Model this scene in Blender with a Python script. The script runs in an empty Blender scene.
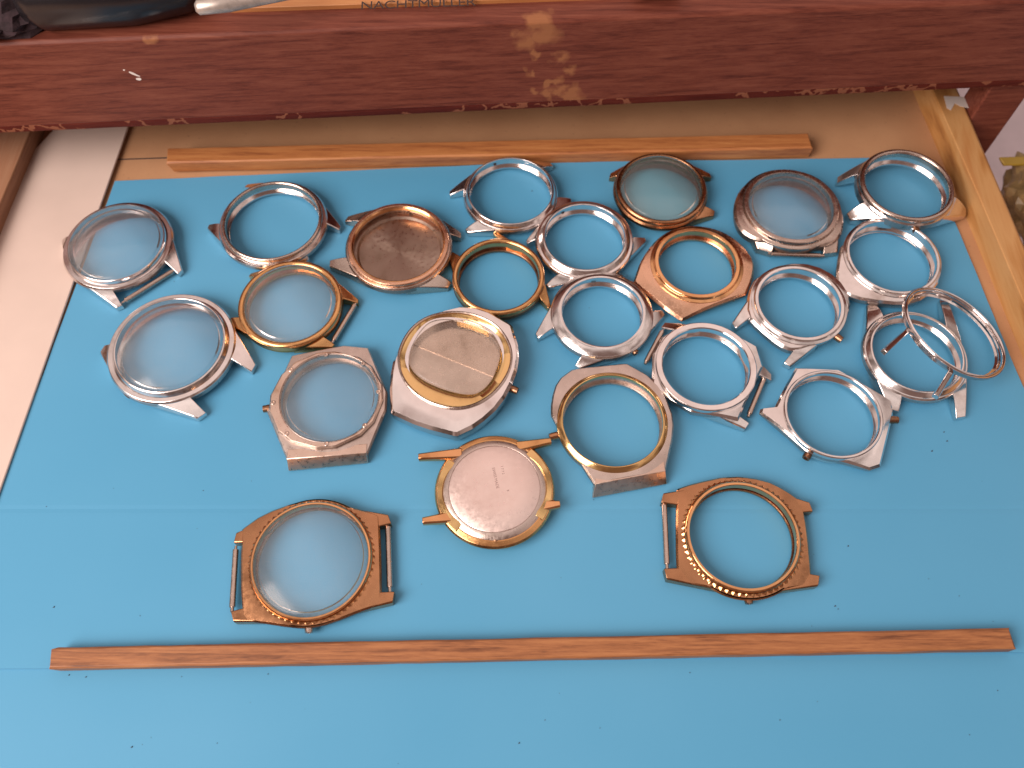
import bpy, bmesh, math, random
from mathutils import Vector, Matrix
random.seed(7)
S = 0.001                      # all shapes are written in millimetres
F = 840.0; P = math.radians(62.5); H = 230.0
CAM = Vector((0, -H/math.tan(P), H))
fw = Vector((0, math.cos(P), -math.sin(P))); up = Vector((0, math.sin(P), math.cos(P))); rt = Vector((1, 0, 0))
sc = bpy.context.scene
col = sc.collection

def ray(px, py): return fw + rt*((px-512)/F) + up*((384-py)/F)
def gp(px, py, z=0.0):
    d = ray(px, py); t = (z-CAM.z)/d.z
    return CAM + d*t
def proj(p):
    v = p-CAM; dd = v.dot(fw)
    return (512+F*v.dot(rt)/dd, 384-F*v.dot(up)/dd, dd)
def loc(M, px, py, h):         # the point of the local plane z = h of a thing
    Mi = M.inverted(); o = Mi @ CAM; d = Mi.to_3x3() @ ray(px, py)
    return o + d*((h-o.z)/d.z)

# ------------------------------------------------------------ materials
def nodes(name):
    m = bpy.data.materials.new(name); m.use_nodes = True
    nt = m.node_tree; b = nt.nodes['Principled BSDF']
    return m, nt, b
def N(nt, t, **k):
    n = nt.nodes.new(t)
    for a, v in k.items(): setattr(n, a, v)
    return n
def ramp(nt, fac, stops):
    r = N(nt, 'ShaderNodeValToRGB'); nt.links.new(fac, r.inputs[0])
    el = r.color_ramp.elements
    while len(el) < len(stops): el.new(0.5)
    for e, (p, c) in zip(el, stops):
        e.position = p; e.color = (*c, 1) if len(c) == 3 else c
    return r.outputs[0]
def mapped(nt, scale, rot=(0, 0, 0)):
    tc = N(nt, 'ShaderNodeTexCoord'); mp = N(nt, 'ShaderNodeMapping')
    mp.inputs['Scale'].default_value = scale; mp.inputs['Rotation'].default_value = rot
    nt.links.new(tc.outputs['Object'], mp.inputs[0]); return mp.outputs[0]
def noise(nt, vec, scale, detail=4, rough=0.55, dist=0.0):
    n = N(nt, 'ShaderNodeTexNoise'); n.inputs['Scale'].default_value = scale
    n.inputs['Detail'].default_value = detail; n.inputs['Roughness'].default_value = rough
    n.inputs['Distortion'].default_value = dist
    nt.links.new(vec, n.inputs['Vector']); return n.outputs['Fac']
def bump(nt, b, h, strength, dist):
    bp = N(nt, 'ShaderNodeBump'); bp.inputs['Strength'].default_value = strength
    bp.inputs['Distance'].default_value = dist
    nt.links.new(h, bp.inputs['Height']); nt.links.new(bp.outputs[0], b.inputs['Normal'])
def math_n(nt, op, a, b_=None, c=None):
    n = N(nt, 'ShaderNodeMath', operation=op)
    for i, v in enumerate((a, b_, c)):
        if v is None: continue
        if isinstance(v, (int, float)): n.inputs[i].default_value = v
        else: nt.links.new(v, n.inputs[i])
    return n.outputs[0]
def mixc(nt, fac, a, b_):
    n = N(nt, 'ShaderNodeMix', data_type='RGBA')
    nt.links.new(fac, n.inputs[0])
    for i, v in ((6, a), (7, b_)):
        if isinstance(v, tuple): n.inputs[i].default_value = (*v, 1)
        else: nt.links.new(v, n.inputs[i])
    return n.outputs[2]

def metal(name, base, dark, rough, wear=0.5, brushed=None, bstr=0.12, aniso=0.0):
    m, nt, b = nodes(name)
    b.inputs['Metallic'].default_value = 1.0
    v = mapped(nt, (1, 1, 1))
    n1 = noise(nt, v, 110, 3, 0.5)
    dk = tuple(0.6*x+0.4*y for x, y in zip(base, dark))
    c = ramp(nt, n1, [(0.30, dark), (0.40, dk), (0.62, base)])
    nt.links.new(c, b.inputs['Base Color'])
    n2 = noise(nt, v, 700, 4, 0.7)
    r = N(nt, 'ShaderNodeMapRange'); nt.links.new(n2, r.inputs[0])
    r.inputs[1].default_value = 0.3; r.inputs[2].default_value = 0.7
    r.inputs[3].default_value = rough*0.7; r.inputs[4].default_value = rough*1.5
    nt.links.new(r.outputs[0], b.inputs['Roughness'])
    if brushed:
        v2 = mapped(nt, brushed); n3 = noise(nt, v2, 1.0, 3, 0.6)
        bump(nt, b, n3, bstr, 0.0001)
    else:
        n3 = noise(nt, v, 1500, 3, 0.7)
        bump(nt, b, n3, bstr*0.6, 0.00004)
    if aniso:
        b.inputs['Anisotropic'].default_value = aniso
        t = N(nt, 'ShaderNodeTangent'); t.direction_type = 'RADIAL'; t.axis = 'Z'
        nt.links.new(t.outputs[0], b.inputs['Tangent'])
    return m

MAT = {}
MAT['steel'] = metal('polished_steel', (.88, .82, .80), (.58, .50, .46), 0.14)
MAT['chrome'] = metal('bright_chrome', (.90, .84, .82), (.66, .58, .55), 0.08, 0.3)
MAT['dull'] = metal('worn_steel', (.64, .51, .44), (.40, .30, .24), 0.22, 0.5, None, 0.04)
MAT['brushed'] = metal('brushed_steel', (.68, .56, .50), (.42, .33, .28), 0.30, 0.5, (2500, 60, 60), 0.25)
MAT['brushed2'] = metal('brushed_warm_steel', (.78, .60, .50), (.50, .34, .24), 0.30, 0.5, (2500, 60, 60), 0.25)
MAT['gold'] = metal('worn_gold_plate', (.80, .44, .19), (.46, .22, .09), 0.2)
MAT['palegold'] = metal('pale_gold_plate', (.90, .60, .27), (.66, .42, .18), 0.14)
MAT['rose'] = metal('rose_gold_plate', (.82, .49, .33), (.50, .26, .15), 0.22)
MAT['rosegold'] = metal('deep_rose_gold', (.86, .46, .22), (.55, .25, .10), 0.15)
MAT['bronze'] = metal('bronze_plate', (.55, .275, .14), (.26, .12, .06), 0.22)
MAT['darkbronze'] = metal('tarnished_bronze', (.36, .19, .11), (.14, .07, .04), 0.3)
MAT['back'] = metal('case_back_steel', (.92, .74, .68), (.80, .62, .56), 0.34, 0.5, None, 0.3)
MAT['spun'] = metal('spun_steel', (.48, .36, .29), (.34, .24, .18), 0.32, 0.5, None, 0.2, 0.6)
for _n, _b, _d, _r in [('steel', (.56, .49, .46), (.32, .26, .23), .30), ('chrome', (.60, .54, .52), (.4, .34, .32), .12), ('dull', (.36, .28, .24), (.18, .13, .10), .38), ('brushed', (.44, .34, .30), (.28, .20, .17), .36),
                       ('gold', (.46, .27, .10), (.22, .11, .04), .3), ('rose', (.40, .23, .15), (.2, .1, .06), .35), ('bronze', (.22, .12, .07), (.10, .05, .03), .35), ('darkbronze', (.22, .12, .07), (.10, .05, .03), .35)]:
    MAT[_n+'_side'] = metal(_n+'_shaded_flank', _b, _d, _r)  # rougher, darker copies for outward side faces; shade put into the colour
MAT['darkmetal'] = metal('dark_metal', (.16, .13, .11), (.05, .04, .04), 0.4)

def crystal_mat(name, haze, tint, hz=0.5):
    m, nt, b = nodes(name)
    out = nt.nodes['Material Output']
    tr = N(nt, 'ShaderNodeBsdfTransparent'); tr.inputs[0].default_value = (*tint, 1)
    gl = N(nt, 'ShaderNodeBsdfGlossy'); gl.inputs['Roughness'].default_value = 0.16
    gl.inputs[0].default_value = (1, 1, 1, 1)
    df = N(nt, 'ShaderNodeBsdfDiffuse'); df.inputs[0].default_value = (.95, .94, .92, 1)
    tl = N(nt, 'ShaderNodeBsdfTranslucent'); tl.inputs[0].default_value = (.95, .94, .92, 1)
    hzm = N(nt, 'ShaderNodeMixShader'); hzm.inputs[0].default_value = .5; nt.links.new(df.outputs[0], hzm.inputs[1]); nt.links.new(tl.outputs[0], hzm.inputs[2])
    fr = N(nt, 'ShaderNodeFresnel'); fr.inputs[0].default_value = 1.28
    v = mapped(nt, (1, 1, 1)); n1 = noise(nt, v, 60, 5, 0.6); n2 = noise(nt, v, 900, 4, 0.8)
    h = math_n(nt, 'MULTIPLY', math_n(nt, 'ADD', math_n(nt, 'MULTIPLY', n1, .7), math_n(nt, 'MULTIPLY', n2, hz)), haze)
    m1 = N(nt, 'ShaderNodeMixShader'); nt.links.new(h, m1.inputs[0])
    nt.links.new(tr.outputs[0], m1.inputs[1]); nt.links.new(hzm.outputs[0], m1.inputs[2])
    m2 = N(nt, 'ShaderNodeMixShader'); nt.links.new(fr.outputs[0], m2.inputs[0])
    nt.links.new(m1.outputs[0], m2.inputs[1]); nt.links.new(gl.outputs[0], m2.inputs[2])
    bp = N(nt, 'ShaderNodeBump'); bp.inputs['Strength'].default_value = 0.15; bp.inputs['Distance'].default_value = 0.0001
    nt.links.new(n1, bp.inputs['Height']); nt.links.new(bp.outputs[0], gl.inputs['Normal'])
    nt.links.new(m2.outputs[0], out.inputs[0])
    return m
MAT['hazy'] = crystal_mat('hazy_acrylic', 0.145, (1, 1, 1))
MAT['clear'] = crystal_mat('clear_acrylic', 0.04, (.985, .98, .96))
MAT['yellowed'] = crystal_mat('yellowed_acrylic', 0.14, (1, .99, .94))

def wood(name, c0, c1, c2, along=(1, 0, 0), fine=1.0, rough=0.5, rot=0.0, strength=0.2, coat=0.0):
    m, nt, b = nodes(name)
    s = [260*fine]*3
    for i in range(3):
        if along[i]: s[i] = 14*fine
    v = mapped(nt, tuple(s), (0, 0, rot))
    n1 = noise(nt, v, 1.0, 6, 0.6, 0.6)
    v2 = mapped(nt, tuple(x*6 for x in s), (0, 0, rot)); n2 = noise(nt, v2, 1.0, 4, 0.7)
    f = math_n(nt, 'ADD', math_n(nt, 'MULTIPLY', n1, 0.65), math_n(nt, 'MULTIPLY', n2, 0.35))
    c = ramp(nt, f, [(0.34, c0), (0.5, c1), (0.68, c2)])
    nt.links.new(c, b.inputs['Base Color'])
    b.inputs['Roughness'].default_value = rough
    if coat: b.inputs['Coat Weight'].default_value = coat; b.inputs['Coat Roughness'].default_value = 0.35
    bump(nt, b, n2, strength, 0.0002)
    return m, nt, b, c
MAT['stick'] = wood('stick_wood', (.12, .036, .012), (.32, .12, .042), (.45, .19, .07), fine=3.4)[0]
MAT['strip'] = wood('strip_wood', (.24, .075, .025), (.43, .16, .05), (.54, .235, .08), fine=2.4)[0]
MAT['brownwood'] = wood('brown_wood', (.20, .09, .05), (.32, .15, .08), (.36, .19, .11), along=(0, 1, 0))[0]

def pine():
    m, nt, b = nodes('pale_pine')
    v = mapped(nt, (60, 9, 60), (0, 0, math.radians(-20)))
    n1 = noise(nt, v, 1.0, 3, 0.5, 1.6)
    v2 = mapped(nt, (900, 40, 900), (0, 0, math.radians(-20))); n2 = noise(nt, v2, 1, 4, .7)
    f = math_n(nt, 'ADD', math_n(nt, 'MULTIPLY', n1, 0.8), math_n(nt, 'MULTIPLY', n2, 0.2))
    c = ramp(nt, f, [(0.33, (.27, .105, .028)), (0.46, (.46, .215, .065)), (0.55, (.54, .29, .11)), (0.7, (.46, .20, .06))])
    nt.links.new(c, b.inputs['Base Color']); b.inputs['Roughness'].default_value = 0.55
    bump(nt, b, n2, 0.15, 0.0002)
    return m
MAT['pine'] = pine()

def card():
    m, nt, b = nodes('tan_hardboard')
    v = mapped(nt, (1, 1, 1)); n1 = noise(nt, v, 25, 5, 0.6); n2 = noise(nt, v, 900, 3, 0.6)
    c = ramp(nt, n1, [(0.3, (.43, .22, .11)), (0.7, (.53, .29, .15))])
    d = ramp(nt, n2, [(0.27, (.45, .45, .45)), (0.34, (1, 1, 1))])
    mx = N(nt, 'ShaderNodeMix', data_type='RGBA', blend_type='MULTIPLY'); mx.inputs[0].default_value = 0.6
    nt.links.new(c, mx.inputs[6]); nt.links.new(d, mx.inputs[7])
    nt.links.new(mx.outputs[2], b.inputs['Base Color']); b.inputs['Roughness'].default_value = 0.6
    return m
MAT['card'] = card()
def plain(name, c, rough=0.5, var=0.08, scale=60, bmp=0.05, **k):
    m, nt, b = nodes(name)
    v = mapped(nt, (1, 1, 1)); n1 = noise(nt, v, scale, 5, 0.6)
    c0 = tuple(x*(1-var) for x in c); c1 = tuple(min(1, x*(1+var)) for x in c)
    nt.links.new(ramp(nt, n1, [(0.3, c0), (0.7, c1)]), b.inputs['Base Color'])
    b.inputs['Roughness'].default_value = rough
    bump(nt, b, n1, bmp, 0.0005)
    return m
MAT['whiteboard'] = plain('pale_cream_board', (.64, .50, .43), 0.5, 0.05, 30)
MAT['wallpaint'] = plain('lilac_white_wall', (.72, .62, .66), 0.6)
MAT['black'] = plain('gloss_black', (.012, .010, .012), 0.25, 0.1)
MAT['darkcloth'] = plain('dark_maroon_cloth', (.03, .014, .018), 0.9, 0.6, 300, 1.0)
MAT['tool'] = plain('scuffed_aluminium', (.5, .43, .38), 0.4, 0.2, 500)
MAT['tool'].node_tree.nodes['Principled BSDF'].inputs['Metallic'].default_value = 0.6
MAT['ruler'] = wood('ruler_wood', (.33, .12, .035), (.46, .18, .06), (.52, .24, .09))[0]
MAT['ink'] = plain('dark_ink', (.05, .025, .02), 0.7)
MAT['engrave'] = plain('engraving', (.30, .19, .17), 0.7)
MAT['wrap'] = plain('khaki_wrapper', (.34, .23, .10), 0.35, 0.6, 120, 0.8)
MAT['yellow'] = plain('yellow_plastic', (.52, .34, .05), 0.4)
MAT['debris'] = plain('dark_debris', (.06, .04, .035), 0.7)

def paper():
    m, nt, b = nodes('blue_card')
    v = mapped(nt, (1, 1, 1)); n1 = noise(nt, v, 8, 3, 0.5); n2 = noise(nt, v, 1400, 4, 0.7); n3 = noise(nt, v, 420, 2, 0.4)
    c = ramp(nt, n1, [(0.3, (.076, .305, .505)), (0.7, (.100, .338, .540))])
    d = ramp(nt, n3, [(0.17, (.35, .35, .35)), (0.20, (1, 1, 1))])
    mx = N(nt, 'ShaderNodeMix', data_type='RGBA', blend_type='MULTIPLY'); mx.inputs[0].default_value = 0.7
    nt.links.new(c, mx.inputs[6]); nt.links.new(d, mx.inputs[7])
    nt.links.new(mx.outputs[2], b.inputs['Base Color'])
    b.inputs['Roughness'].default_value = 0.5; b.inputs['Specular IOR Level'].default_value = 0.3
    v5 = mapped(nt, (3, 22, 3)); n5 = noise(nt, v5, 1, 2, .4)
    h = math_n(nt, 'ADD', math_n(nt, 'MULTIPLY', n2, 0.05), math_n(nt, 'MULTIPLY', n5, 6.0))
    tcc = N(nt, 'ShaderNodeTexCoord'); sx = N(nt, 'ShaderNodeSeparateXYZ'); nt.links.new(tcc.outputs['Object'], sx.inputs[0])
    y0 = gp(512, 509).y*S
    cr = math_n(nt, 'ABSOLUTE', math_n(nt, 'SUBTRACT', sx.outputs[1], y0))
    cr = math_n(nt, 'MAXIMUM', math_n(nt, 'SUBTRACT', 1.0, math_n(nt, 'DIVIDE', cr, .0012)), 0.0)
    h = math_n(nt, 'SUBTRACT', h, math_n(nt, 'MULTIPLY', cr, .55))
    bump(nt, b, h, 0.35, 0.0004)
    return m
MAT['paper'] = paper()

def mahogany(patches):
    m, nt, b, c = wood('mahogany_stain', (.085, .019, .012), (.165, .043, .026), (.235, .074, .044), fine=2.6, rough=0.5, coat=0.0, strength=0.15)
    b.inputs['Specular IOR Level'].default_value = .22
    tc = N(nt, 'ShaderNodeTexCoord')
    nn = N(nt, 'ShaderNodeTexNoise'); nn.inputs['Scale'].default_value = 170; nn.inputs['Detail'].default_value = 5
    nt.links.new(tc.outputs['Object'], nn.inputs['Vector'])
    wv = N(nt, 'ShaderNodeVectorMath', operation='MULTIPLY_ADD'); nt.links.new(nn.outputs['Color'], wv.inputs[0]); wv.inputs[1].default_value = (.012, .012, .012)
    ws = N(nt, 'ShaderNodeVectorMath', operation='ADD'); nt.links.new(tc.outputs['Object'], ws.inputs[0]); ws.inputs[1].default_value = (-.006, -.006, -.006); nt.links.new(ws.outputs[0], wv.inputs[2])
    mask = None
    for p, r in patches:
        d = N(nt, 'ShaderNodeVectorMath', operation='DISTANCE'); nt.links.new(wv.outputs[0], d.inputs[0])
        d.inputs[1].default_value = p*S
        k = math_n(nt, 'SUBTRACT', 1.0, math_n(nt, 'DIVIDE', d.outputs['Value'], r*S))
        k = math_n(nt, 'MAXIMUM', k, 0.0)
        mask = k if mask is None else math_n(nt, 'MAXIMUM', mask, k)
    mk = math_n(nt, 'MULTIPLY', mask, math_n(nt, 'MULTIPLY', nn.outputs['Fac'], 2.2))
    mk2 = ramp(nt, mk, [(0.15, (0, 0, 0)), (0.7, (.6, .6, .6))])
    c2 = mixc(nt, mk2, c, (.40, .17, .07))
    nt.links.new(c2, b.inputs['Base Color'])
    return m

def chipped():
    m, nt, b, c = wood('chipped_mahogany_edge', (.07, .010, .007), (.12, .020, .013), (.18, .04, .025), fine=0.6, rough=0.75)
    b.inputs['Specular IOR Level'].default_value = .15
    tc = N(nt, 'ShaderNodeTexCoord'); vo = N(nt, 'ShaderNodeTexVoronoi', feature='DISTANCE_TO_EDGE')
    vo.inputs['Scale'].default_value = 130
    nd = N(nt, 'ShaderNodeTexNoise'); nd.inputs['Scale'].default_value = 300
    mp = N(nt, 'ShaderNodeVectorMath', operation='MULTIPLY_ADD')
    nt.links.new(tc.outputs['Object'], nd.inputs['Vector'])
    nt.links.new(nd.outputs['Color'], mp.inputs[0]); mp.inputs[1].default_value = (.006, .006, .006)
    nt.links.new(tc.outputs['Object'], mp.inputs[2]); nt.links.new(mp.outputs[0], vo.inputs['Vector'])
    big = N(nt, 'ShaderNodeTexNoise'); big.inputs['Scale'].default_value = 45; nt.links.new(tc.outputs['Object'], big.inputs['Vector'])
    e = math_n(nt, 'LESS_THAN', vo.outputs['Distance'], 0.06)
    g = math_n(nt, 'GREATER_THAN', big.outputs['Fac'], 0.5)
    k = math_n(nt, 'MULTIPLY', math_n(nt, 'MULTIPLY', e, g), 0.75)
    nt.links.new(mixc(nt, k, c, (.34, .13, .07)), b.inputs['Base Color'])
    return m

# ------------------------------------------------------------ mesh helpers
def link(o, parent=None):
    col.objects.link(o)
    if parent: o.parent = parent
    return o
def mesh(name, verts, faces, mat, parent=None, side=None, angle=30, bevel=0.0, smooth=True, segs=2):
    me = bpy.data.meshes.new(name)
    me.from_pydata([(v[0]*S, v[1]*S, v[2]*S) for v in verts], [], faces)
    bm = bmesh.new(); bm.from_mesh(me)
    bmesh.ops.remove_doubles(bm, verts=bm.verts, dist=1e-7)
    bmesh.ops.recalc_face_normals(bm, faces=bm.faces); bm.to_mesh(me); bm.free()
    me.materials.append(MAT[mat] if isinstance(mat, str) else mat)
    if smooth:
        for p in me.polygons: p.use_smooth = True
        me.set_sharp_from_angle(angle=math.radians(angle))
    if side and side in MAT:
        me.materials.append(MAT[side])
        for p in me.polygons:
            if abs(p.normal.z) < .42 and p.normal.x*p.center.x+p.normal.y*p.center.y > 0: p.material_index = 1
    o = bpy.data.objects.new(name, me); link(o, parent)
    if bevel:
        b = o.modifiers.new('bevel', 'BEVEL'); b.width = bevel*S; b.segments = segs
        b.limit_method = 'ANGLE'; b.angle_limit = math.radians(28); b.harden_normals = False
    return o
def tag(o, label, cat, group=None, kind=None):
    if label: o['label'] = label
    if cat: o['category'] = cat
    if group: o['group'] = group
    if kind: o['kind'] = kind
    return o
def loft(rings, closed=False, caps=True):
    n = len(rings[0]); V = [p for r in rings for p in r]; Fc = []
    R = len(rings)
    for i in range(R if closed else R-1):
        j = (i+1) % R
        for k in range(n):
            l = (k+1) % n
            Fc.append((i*n+k, i*n+l, j*n+l, j*n+k))
    if caps and not closed:
        Fc.append(tuple(range(n))[::-1]); Fc.append(tuple((R-1)*n+k for k in range(n)))
    return V, Fc
def rad_poly(pts):
    n = len(pts)
    def R(th):
        dx, dy = math.cos(th), math.sin(th); best = None
        for i in range(n):
            ax, ay = pts[i][0], pts[i][1]; bx, by = pts[(i+1) % n][0], pts[(i+1) % n][1]
            ex, ey = bx-ax, by-ay; det = dx*(-ey)+ex*dy
            if abs(det) < 1e-9: continue
            t = (ax*(-ey)+ex*ay)/det; u = (dx*ay-dy*ax)/det
            if t > 0 and -1e-6 <= u <= 1+1e-6: best = t if best is None else max(best, t)
        return best or 10.0
    return R
def chaikin(pts, k, q=0.25):
    for _ in range(k):
        out = []
        for i in range(len(pts)):
            a, b = pts[i], pts[(i+1) % len(pts)]
            out.append(a.lerp(b, q)); out.append(a.lerp(b, 1-q))
        pts = out
    return pts
def angles(n, corners=()):
    th = [2*math.pi*i/n for i in range(n)]
    cs = [c % (2*math.pi) for c in corners]
    th = [t for t in th if all(min(abs(t-c), 2*math.pi-abs(t-c)) > math.pi/n*0.9 for c in cs)]
    return sorted(th+cs)
def ring(name, prof, mat, parent, th, R=None, closed=True, **k):
    """prof: (kind, a, z): 'c' circle of radius a, 'o' outline minus a, 'm' mix a between circle b and outline"""
    rs = []
    for p in prof:
        row = []
        for t in th:
            kd = p[0]
            if kd == 'c': r = p[1]
            elif kd == 'o': r = R(t)-p[1]
            elif kd == 'p': r = p[3](t)-p[1]
            elif kd == 'm': r = (1-p[1])*p[3]+p[1]*R(t)
            z = p[2](t, r) if callable(p[2]) else p[2]
            row.append((r*math.cos(t), r*math.sin(t), z))
        rs.append(row)
    V, Fc = loft(rs, closed)
    return mesh(name, V, Fc, mat, parent, **k)
def rod(name, p0, p1, prof, mat, parent, n=14, **k):
    p0 = Vector(p0); p1 = Vector(p1); d = (p1-p0); L = d.length; d.normalize()
    a = d.orthogonal().normalized(); b = d.cross(a)
    rs = [[tuple(p0+d*(t*L)+(a*math.cos(2*math.pi*i/n)+b*math.sin(2*math.pi*i/n))*r) for i in range(n)] for t, r in prof]
    V, Fc = loft(rs)
    return mesh(name, V, Fc, mat, parent, **k)
def prism(name, pts, z0, z1, mat, parent=None, **k):
    n = len(pts)
    V = [(p[0], p[1], z0) for p in pts]+[(p[0], p[1], z1) for p in pts]
    Fc = [tuple(range(n))[::-1], tuple(range(n, 2*n))]+[(i, (i+1) % n, n+(i+1) % n, n+i) for i in range(n)]
    return mesh(name, V, Fc, mat, parent, **k)
def lug(parent, root, tip, w0, w1, zr, zt, zb0, zb1, mat, curve=0.6, name='lug', side=0.0):
    root = Vector((root[0], root[1], 0)); tip = Vector((tip[0], tip[1], 0))
    d = (tip-root); L = d.length; d.normalize(); s = Vector((-d.y, d.x, 0))
    rs = []
    n = 9
    for i in range(n):
        u = i/(n-1); c = root+d*(L*u)+s*(side*math.sin(u*math.pi*0.5)*0)
        w = w0+(w1-w0)*u; e = u**(1+curve)
        zt_ = zr+(zt-zr)*e; zb_ = zb0+(zb1-zb0)*u
        ch = min(0.28*w, 0.5, (zt_-zb_)*0.35)
        q = [(-w/2, zb_), (w/2, zb_), (w/2, zt_-ch), (w/2-ch, zt_), (-w/2+ch, zt_), (-w/2, zt_-ch)]
        rs.append([tuple(c+s*a+Vector((0, 0, z))) for a, z in q])
    V, Fc = loft(rs)
    return mesh(name, V, Fc, mat, parent, angle=25, bevel=0.13)

def tlug(parent, t, Ro, w1, zr, zt, zb0, zb1, mat, tang=0.7, wide=0.0, curve=0.5):
    """a lug whose outer flank runs tangent to the round body"""
    sx = 1 if t.x > 0 else -1; sy = 1 if t.y > 0 else -1
    tx, ty = abs(t.x), abs(t.y); rho = Ro-0.6; d = math.hypot(tx, ty)
    yin = min(ty-w1/2-wide, rho*0.93); yin = max(yin, 0.5)
    ain = math.asin(min(yin/rho, .999))
    atg = math.atan2(ty+w1/2, tx)+math.acos(min(rho/max(d, rho*1.001), 1))
    amin = ain+w1/rho
    aout = max(amin, ain+(atg-ain)*tang)
    pa = Vector((rho*math.cos(ain), rho*math.sin(ain), 0)); pb = Vector((rho*math.cos(aout), rho*math.sin(aout), 0))
    ta = Vector((tx, ty-w1/2, 0)); tb = Vector((tx-0.25*w1, ty+w1/2, 0))
    rs = []; n = 10
    for i in range(n):
        u = i/(n-1); a = pa.lerp(ta, u); b = pb.lerp(tb, u)
        z1 = zr+(zt-zr)*u**(1+curve); z0 = zb0+(zb1-zb0)*u; ch = min(.45, (z1-z0)*.35)
        e = (b-a).normalized()*min(ch, (b-a).length*.3)
        q = [(a, z0), (b, z0), (b, z1-ch), (b-e, z1), (a+e*.6, z1), (a, z1-ch*.6)]
        rs.append([(p.x*sx, p.y*sy, z) for p, z in q])
    V, Fc = loft(rs)
    return mesh('lug', V, Fc, mat, parent, angle=25, bevel=0.13)
def wedge(parent, M, top, z1, low, z2, mat, name='lug', deep=3.0):
    a, b = [loc(M, *p, z1) for p in top]; c, d = [loc(M, *p, z2) for p in low]
    n = ((c+d)/2-(a+b)/2); n.z = 0; n.normalize()
    ai, bi = a-n*deep, b-n*deep
    V = [tuple(p) for p in (a, b, c, d)]+[(c.x-n.x*.3, c.y-n.y*.3, .2), (d.x-n.x*.3, d.y-n.y*.3, .2), (ai.x, ai.y, .2), (bi.x, bi.y, .2), (ai.x, ai.y, z1-.05), (bi.x, bi.y, z1-.05)]
    Fc = [(0, 1, 3, 2), (2, 3, 5, 4), (4, 5, 7, 6), (6, 7, 9, 8), (8, 9, 1, 0), (0, 2, 4, 6, 8), (1, 9, 7, 5, 3)]
    return mesh(name, V, Fc, mat, parent, angle=20, bevel=.15)

def fit(l, r, b, h, Rot, lift):
    c = gp((l+r)/2, b-0.4*(r-l), h+lift); X, Y = c.x, c.y; R = (r-l)/2*260/F
    for _ in range(60):
        pts = []
        for i in range(72):
            a = 2*math.pi*i/72
            p = Rot @ Vector((R*math.cos(a), R*math.sin(a), h)) + Vector((X, Y, lift))
            pts.append(proj(p))
        xl = min(p[0] for p in pts); xr = max(p[0] for p in pts); yb = max(p[1] for p in pts); dd = pts[0][2]
        R += ((r-l)-(xr-xl))/2*dd/F*0.8
        X += ((l+r)/2-(xl+xr)/2)*dd/F*0.8
        Y -= (b-yb)*dd/F*0.8
    return X, Y, R, (xl, xr, min(p[1] for p in pts), yb)

GROUP = 'empty watch cases laid out on the blue card'
def crystal(root, R, z, dome, mat, name='crystal'):
    th = angles(72); pr = []
    n = 9
    outer = [(R, z-0.8), (R, z+0.15), (R-0.25, z+0.5)]
    for i in range(1, n+1): 
        u = i/n; rr = (R-0.25)*math.cos(u*math.pi/2)
        outer.append((max(rr, 0.001), z+0.5+dome*(1-(rr/R)**2.6)))
    inner = []
    for i in range(n, 0, -1):
        u = i/n; rr = (R-1.3)*math.cos(u*math.pi/2)
        inner.append((max(rr, 0.001), z-0.6+dome*(1-(rr/R)**2.6)))
    inner.append((R-1.3, z-0.8))
    rs = [[(r*math.cos(t), r*math.sin(t), zz) for t in th] for r, zz in outer+inner]
    V, Fc = loft(rs, True)
    return mesh(name, V, Fc, mat, root, angle=50)

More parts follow.
